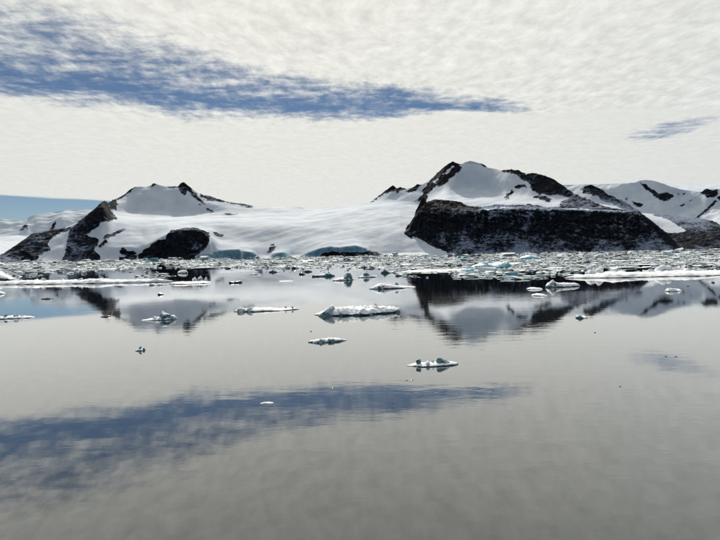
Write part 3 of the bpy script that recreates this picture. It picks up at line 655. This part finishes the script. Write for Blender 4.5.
floe('ice_floe', 'white humped ice lump with a long flat tail on the dark cliff reflection', 'ice floe', 546, 288.0, 580, 286.2,
     [(0, 1), (.1, 3.2), (.25, 3.2), (.35, 2.2), (.6, 2.4), (.85, 2.0), (1, .5)], 6,
     [dict(x=5.5, y=-.5, rx=4.6, ry=2.0, h=6.0, name='ice_hump')], seed=5.6)
floe('ice_floe', 'teal domed ice lump beside a thin flat slab near the brash ice', 'ice floe', 333, 281.2, 354, 279.8,
     [(0, .5), (.2, 1.2), (.6, 2.0), (1, .6)], 5, [dict(x=13.5, y=-.8, rx=6.2, ry=2.2, h=6.0, mat=MAT_TEAL, name='ice_dome')], seed=7.1)
floe('ice_floe', 'thin dark slab of ice touching the teal domed lump', 'ice floe', 312, 277.0, 335, 276.2,
     [(0, 1.2), (.3, 1.6), (.6, 2.4), (.75, 2.8), (1, .7)], 4.5, [dict(x=15, y=-.5, rx=3, ry=1, h=3.4, mat=MAT_TEAL)], seed=2.9, mat=MAT_TEAL)
floe('ice_floe', 'small teal ice lump with pale shelf between brash ice and largest floe', 'ice floe', 358, 278.0, 378, 277.0,
     [(0, .5), (.3, 1.6), (.6, 1.4), (1, .5)], 5, [dict(x=8, y=-.6, rx=4.6, ry=1.6, h=4.2, mat=MAT_TEAL)], seed=3.3)
floe('ice_floe', 'snowy slab with crumbled ice heap on the dark reflection of the rock headland', 'ice floe', 169, 285.0, 212, 283.4,
     [(0, .7), (.1, 1.6), (.3, 1.8), (.5, 1.4), (.8, 1.8), (1, .8)], 16,
     [dict(x=27, y=5.0, rx=4.2, ry=2.2, h=6.8, name='ice_heap'), dict(x=33, y=5.2, rx=4.0, ry=2.2, h=7.4), dict(x=38.5, y=4.6, rx=3.4, ry=2, h=6.4), dict(x=22.5, y=-2.2, rx=3.4, ry=1.6, h=2.2, mat=MAT_TEAL)], seed=6.9, nu=70)
floe('ice_floe', 'small rounded white ice piece alone on the dark headland reflection', 'ice floe', 178, 273.6, 187.5, 273.2, [(0, .6), (.3, 2.2), (.7, 2.4), (1, .7)], 9, seed=1.9, nu=24, nv=10)
floe('ice_floe', 'very long narrow snowy ice floe stretching out of frame below brash ice', 'ice floe', -60, 285.8, 176, 282.4,
     [(0, 1.5), (.2, 2), (.3, 2.4), (.38, 2.8), (.5, 2.5), (.6, 2.4), (.68, 3.2), (.75, 2.2), (.85, 2.0), (.94, 2.4), (1, .6)], 15,
     [dict(x=100, y=3, rx=5, ry=2, h=6.4), dict(x=93, y=4, rx=4, ry=2, h=5.2), dict(x=120, y=3, rx=4, ry=1.6, h=5.0), dict(x=141, y=2, rx=4, ry=2, h=5.4), dict(x=150, y=2, rx=6, ry=2, h=4.6), dict(x=163, y=2, rx=4, ry=1.6, h=5.2), dict(x=72, y=3, rx=3, ry=1.6, h=4.6)], seed=4.6, nu=260, nv=24, rim=.12, lump=1.6)
floe('iceberg', 'rounded white iceberg at the end of the long narrow floe', 'iceberg', -24, 281.2, 15, 280.0,
     [(0, 2), (.2, 5), (.5, 8.4), (.64, 8.8), (.75, 6), (.88, 2.6), (1, .7)], 18, seed=8.1, nu=50, rim=.35)
floe('ice_floe', 'small flat ice floe cut by the frame edge in the blue reflection', 'ice floe', -10, 294.6, 6, 294.2, [(0, 1), (.5, 3.2), (.8, 1.6), (1, .4)], 4, seed=2.6, nu=26, nv=10)
floe('ice_floe', 'tiny thin dark ice sliver in the blue sky reflection', 'ice floe', 41, 299.4, 53, 299.0, [(0, .5), (.5, 1.2), (1, .6)], 1.8, seed=3.1, nu=22, nv=8, mat=MAT_DARK)
floe('ice_floe', 'thin strip of ice lumps under the tip of the long narrow floe', 'ice floe', 149, 285.6, 167, 285.2, [(0, .9), (.2, 2), (.4, .9), (.6, 1.5), (1, .5)], 3, seed=5.5, nu=30, nv=8)
floe('ice_floe', 'wide snowy ice floe with a low mound below the right headland', 'ice floe', 560, 279.6, 790, 272.8,
     [(0, .5), (.05, 1.6), (.12, 2.2), (.2, 3.4), (.3, 2.5), (.4, 2.6), (.46, 3.0), (.55, 2.6), (.63, 2.2), (.8, 2), (1, .8)], 24,
     [dict(x=30, y=4, rx=8, ry=3, h=7.0), dict(x=39, y=5, rx=6, ry=3, h=8.2), dict(x=50, y=4, rx=9, ry=3, h=6.0), dict(x=107, y=7, rx=13, ry=4, h=10, name='snow_mound'), dict(x=90, y=4, rx=9, ry=3, h=6.0), dict(x=76, y=4, rx=7, ry=2.4, h=5.0), dict(x=128, y=4, rx=8, ry=3, h=5.6)], seed=7.7, nu=280, nv=26, rim=.12, lump=1.6)
floe('ice_floe', 'long thin flat white floe at the brash edge beneath the glacier', 'ice floe', 398, 272.8, 482, 271.2, [(0, .5), (.1, 1.2), (.5, 1.5), (.8, 1.5), (1, .6)], 26, seed=3.8, nu=90, lump=.5)
floe('iceberg', 'low turquoise blue iceberg in the brash ice beneath the cliff', 'iceberg', 470, 268.6, 513, 267.8,
     [(0, 1), (.15, 3.4), (.3, 4.6), (.5, 3.6), (.75, 4.8), (.9, 4.2), (1, 1.4)], 22,
     [dict(x=14, y=-3, rx=7, ry=4, h=6.6, mat=MAT_BLUE), dict(x=35, y=-3, rx=7, ry=4, h=6.6, mat=MAT_BLUE), dict(x=25, y=-4, rx=6, ry=3, h=4.4, mat=MAT_BLUE), dict(x=6, y=-2, rx=4, ry=3, h=3.6, mat=MAT_BLUE)], mat=MAT_BLUE, seed=9.2, nu=60)
floe('iceberg', 'small turquoise iceberg close under the cliff foot', 'iceberg', 521, 259.8, 541, 259.2, [(0, .8), (.3, 2.6), (.6, 2.2), (1, .8)], 24, mat=MAT_BLUE, seed=4.4, nu=30, nv=10)
floe('ice_floe', 'thin oval white ice floe beside the humped lump on dark reflection', 'ice floe', 527, 290.0, 541.5, 289.4, [(0, .5), (.2, 1.0), (.5, 1.3), (.8, .9), (1, .3)], 5, rim=.1, lump=1.8, seed=1.2, nu=30, nv=10)
floe('ice_floe', 'small ring shaped white ice floe below the thin oval floe', 'ice floe', 534, 296.6, 544.5, 296.0, [(0, .5), (.3, 1.1), (.6, 1.3), (1, .3)], 5, rim=.1, lump=1.8, seed=8.5, nu=28, nv=10)
floe('ice_floe', 'small white ice floe alone in the blue shaded reflection at right', 'ice floe', 667, 292.0, 680.5, 291.2, [(0, .5), (.25, 1.9), (.5, .8), (.75, 1.3), (1, .3)], 4, rim=.1, lump=1.8, seed=5.3, nu=30, nv=10)
floe('ice_floe', 'tiny teal and white ice bit below the cliff reflection', 'ice floe', 576, 318.8, 587, 318.2, [(0, .8), (.25, 2.6), (.5, 1.0), (.8, 1.4), (1, .3)], 1.8, seed=6.4, nu=26, nv=8, mat=MAT_TEAL)
floe('ice_floe', 'small dark teal ice bit with a bent fin, alone left of open water', 'ice floe', 135, 351.4, 145.5, 350.8, [(0, .4), (.3, 1.6), (.6, 1.8), (1, .8)], 1.1,
     [dict(name='ice_fin', mat=MAT_TEAL, rough=.04, pts=[(3, -.3, 0), (7, -.3, 0), (7, .3, 0), (3.4, .3, 0), (4, 0, 3.5), (6.4, 0, 5.4), (5, .05, 3)]), dict(x=8.4, y=0, rx=1.9, ry=.4, h=3.2, mat=MAT_TEAL)], seed=7.9, mat=MAT_TEAL, nu=30, nv=10)
floe('ice_floe', 'tiny white ice sliver at the edge of the reflected blue opening', 'ice floe', 260, 404.4, 274, 403.8, [(0, .2), (.3, 1.2), (.7, 1.0), (1, .2)], .5, seed=2.1, nu=26, nv=8, under=.1)
floe('ice_floe', 'small dark ice bit below the reflection of the rock spur', 'ice floe', 100, 317.4, 111, 317.0, [(0, .3), (.5, 1.3), (.8, 1.2), (1, .4)], 1.5, seed=6.1, nu=24, nv=8, mat=MAT_DARK)
floe('ice_floe', 'thin dark ice strip with bumps below the glacier ice cliffs', 'ice floe', 229, 283.4, 242.5, 282.8, [(0, 1.3), (.3, 1.2), (.55, 1.5), (.8, 1.8), (1, .5)], 3, seed=9.4, nu=30, nv=8, mat=MAT_DARK)
floe('ice_floe', 'faint hair thin pale ice film left of the dark slab', 'ice floe', 278, 281.8, 293, 281.2, [(0, .2), (.5, .5), (1, .2)], 6, seed=1.1, nu=26, nv=8)
floe('ice_floe', 'small pale ice strip near the brash ice below the middle ice cliff', 'ice floe', 250, 275.0, 261, 274.6, [(0, .4), (.4, 1.2), (1, .4)], 3, seed=3.6, nu=24, nv=8)
floe('ice_floe', 'small dark ice lump with pale tail at the brash edge below glacier', 'ice floe', 269, 272.6, 280, 272.2, [(0, .8), (.3, 2.2), (.6, 1.2), (1, .4)], 4, seed=8.3, nu=24, nv=8, mat=MAT_TEAL)
floe('ice_floe', 'row of small dark ice lumps left of the long thin white floe', 'ice floe', 381, 273.4, 398.5, 272.8, [(0, .8), (.2, 3.0), (.4, 1.2), (.6, .9), (.75, 1.9), (1, .5)], 4, seed=5.9, nu=36, nv=8, mat=MAT_TEAL)
for k, (x, y, w) in enumerate([(302, 274.6, 6), (295, 268.6, 7), (308, 272, 8), (713, 283.0, 4), (160.5, 295, 5.5), (372, 268.5, 6), (402, 268, 5), (365, 268.2, 4)]):
    floe('ice_bit', 'tiny dark ice bit floating just off the brash ice edge', 'ice bit', x - w / 2, y, x + w / 2, y, [(0, .6), (.4, 1.6), (.7, 1.1), (1, .5)], 2.2, seed=k * 1.3 + .7, nu=16, nv=6, mat=MAT_DARK, group='tiny bits off the brash edge')
for k, (x, y, w) in enumerate([(333, 388, 3.2), (406, 380.6, 3), (412, 380.4, 3), (666, 356.8, 2.2), (676, 356.9, 2.4), (620, 387, 2), (688, 286.4, 2.5), (311, 331.6, 1.6), (595, 332.8, 2.2)]):
    floe('ice_speck', 'speck of dark ice drifting alone on the open mirror water', 'ice speck', x - w / 2, y, x + w / 2, y, [(0, .3), (.5, .55), (1, .3)], .35, seed=k * 1.1 + .2, nu=10, nv=5, mat=MAT_DARK, under=.05, group='specks of ice on open water')

# ------------------------------------------------------------------ brash ice
rnd = random.Random(77); rg = np.random.default_rng(5)
PROTO = []
for k in range(14):
    bm = bmesh.new(); r = random.Random(100 + k)
    flat = r.uniform(0.35, 1.0)
    for i in range(r.randint(9, 14)):
        a = r.uniform(0, 6.283); q = r.uniform(0.6, 1.0)
        bm.verts.new((math.cos(a) * q, math.sin(a) * q * r.uniform(.6, 1), r.choice([-0.35, 0.35, 0.55, 0.8, 1.0 * flat])))
    hr = bmesh.ops.convex_hull(bm, input=bm.verts)
    bmesh.ops.delete(bm, geom=[e for e in hr['geom_interior'] if isinstance(e, bmesh.types.BMVert)], context='VERTS')
    bmesh.ops.triangulate(bm, faces=bm.faces)
    bm.verts.ensure_lookup_table(); bm.verts.index_update()
    PROTO.append((np.array([v.co[:] for v in bm.verts]), [tuple(v.index for v in f.verts) for f in bm.faces]))
    bm.free()

xs = [-60, 0, 100, 150, 200, 300, 360, 420, 480, 560, 640, 720, 800]
shore_y = lambda x: np.interp(x, [-60, 0, 360, 720, 800], [262.6, 261.8, 255.8, 249.4, 248])
dense_y = lambda x: np.interp(x, xs, [271, 271, 270, 267.6, 267.6, 268, 268.2, 268.8, 269.6, 269.6, 266.5, 262.5, 262])
pieces = []
def scatter(n, x0, x1, ylo, yhi, wpx, hfrac, clump=0.0, cseed=0.0, sg=0.5, slush=False):
    k = 0; tries = 0
    while k < n and tries < n * 8:
        tries += 1
        x = rnd.uniform(x0, x1); a, b = ylo(x), yhi(x)
        y = rnd.uniform(a, b)
        if clump:
            v = float(fbm(np.array([x * 0.022 + cseed]), np.array([y * 0.28]), np.array([cseed]), 3)[0])
            if v < clump: continue
        w = rnd.lognormvariate(math.log(wpx), sg)
        p = water_point(x, y); m = p.length / FPX
        pieces.append((w * m, p, w * hfrac * rnd.uniform(.5, 1.4) * m, 0.01 if slush else w)); k += 1
K = lambda c: (lambda x: c)
scatter(17000, -50, 780, lambda x: shore_y(x) + 0.2, lambda x: dense_y(x), 1.35, 0.24, sg=0.65, clump=-0.16, cseed=1.0)
scatter(150, -50, 780, lambda x: shore_y(x) + 1.5, lambda x: dense_y(x) + 1.0, 13.0, 0.035, clump=-0.05, cseed=4.0)
scatter(40, 400, 780, lambda x: dense_y(x) - 2, lambda x: dense_y(x) + 4, 16.0, 0.035, clump=-0.05, cseed=7.0)
scatter(5200, -50, 780, lambda x: shore_y(x) + 0.4, lambda x: dense_y(x) + 0.2, 6.0, 0.022, clump=-0.22, cseed=1.0, slush=True)
scatter(1200, -50, 780, lambda x: shore_y(x) + 0.3, lambda x: dense_y(x) + 1.2, 4.2, 0.22, clump=0.0, cseed=3.1)
scatter(500, 400, 600, lambda x: dense_y(x), lambda x: 280 - abs(x - 500) * 0.03, 5.0, 0.2, clump=0.02, cseed=9.0)
scatter(120, 560, 780, lambda x: dense_y(x), lambda x: 276 - (x - 560) * 0.012, 5.0, 0.2, clump=0.05, cseed=2.0)
scatter(150, 0, 180, lambda x: dense_y(x), lambda x: 277, 4.0, 0.22, clump=0.12, cseed=5.0)
scatter(60, 220, 420, lambda x: dense_y(x), lambda x: 272.5, 2.6, 0.3)
pieces.sort(key=lambda q: -q[3] * (q[2] / q[0] * 2 + .6))
ind, rest = pieces[:280], pieces[280:]
PM = []
for k, (V, F) in enumerate(PROTO):
    me = mesh_from('ice_chunk', V * np.array([.5, .5, 1]), F); me.materials.append(MAT_BLUE if k == 3 else MAT_BRASH); PM.append(me)
for w, p, h, wp in ind:
    kind = rnd.randrange(14)
    px, py = project(np.array([p.x]), np.array([p.y]), np.array([0.0])); px = float(px[0])
    o = link('ice_chunk', PM[kind], None)
    o.location = p; o.scale = (w, w * rnd.uniform(.6, 1.3), h); o.rotation_euler.z = rnd.uniform(-.5, .5) + (math.pi if rnd.random() < .5 else 0)
    if kind == 3: tag(o, 'turquoise tinted ice chunk among the white brash ice', 'ice chunk', 'turquoise chunks in the brash ice')
    elif px < 215: tag(o, 'white ice chunk in the brash ice off the left rock spurs', 'ice chunk', 'brash chunks off the left spurs')
    elif px < 400: tag(o, 'white ice chunk in the brash ice off the glacier ice cliffs', 'ice chunk', 'brash chunks off the glacier')
    elif px < 640: tag(o, 'white ice chunk in the brash ice beneath the dark cliff', 'ice chunk', 'brash chunks beneath the dark cliff')
    else: tag(o, 'white ice chunk in the brash ice off the low right headland', 'ice chunk', 'brash chunks off the right headland')
AV, AF, base = [], [], 0
for w, p, h, wp in rest:
    V, F = PROTO[rnd.randrange(14)]
    a = rnd.uniform(0, 6.283); c, s = math.cos(a), math.sin(a)
    X = V[:, 0] * w * .5; Y = V[:, 1] * w * .5 * rnd.uniform(.6, 1.3)
    AV.append(np.stack([c * X - s * Y + p.x, s * X + c * Y + p.y, V[:, 2] * h], -1))
    AF += [tuple(i + base for i in f) for f in F]; base += len(V)
bme = mesh_from('brash_ice', np.concatenate(AV), AF)
tag(link('brash_ice', bme, MAT_BRASH), 'wide band of crowded small brash ice along the shore', 'brash ice', kind='stuff')
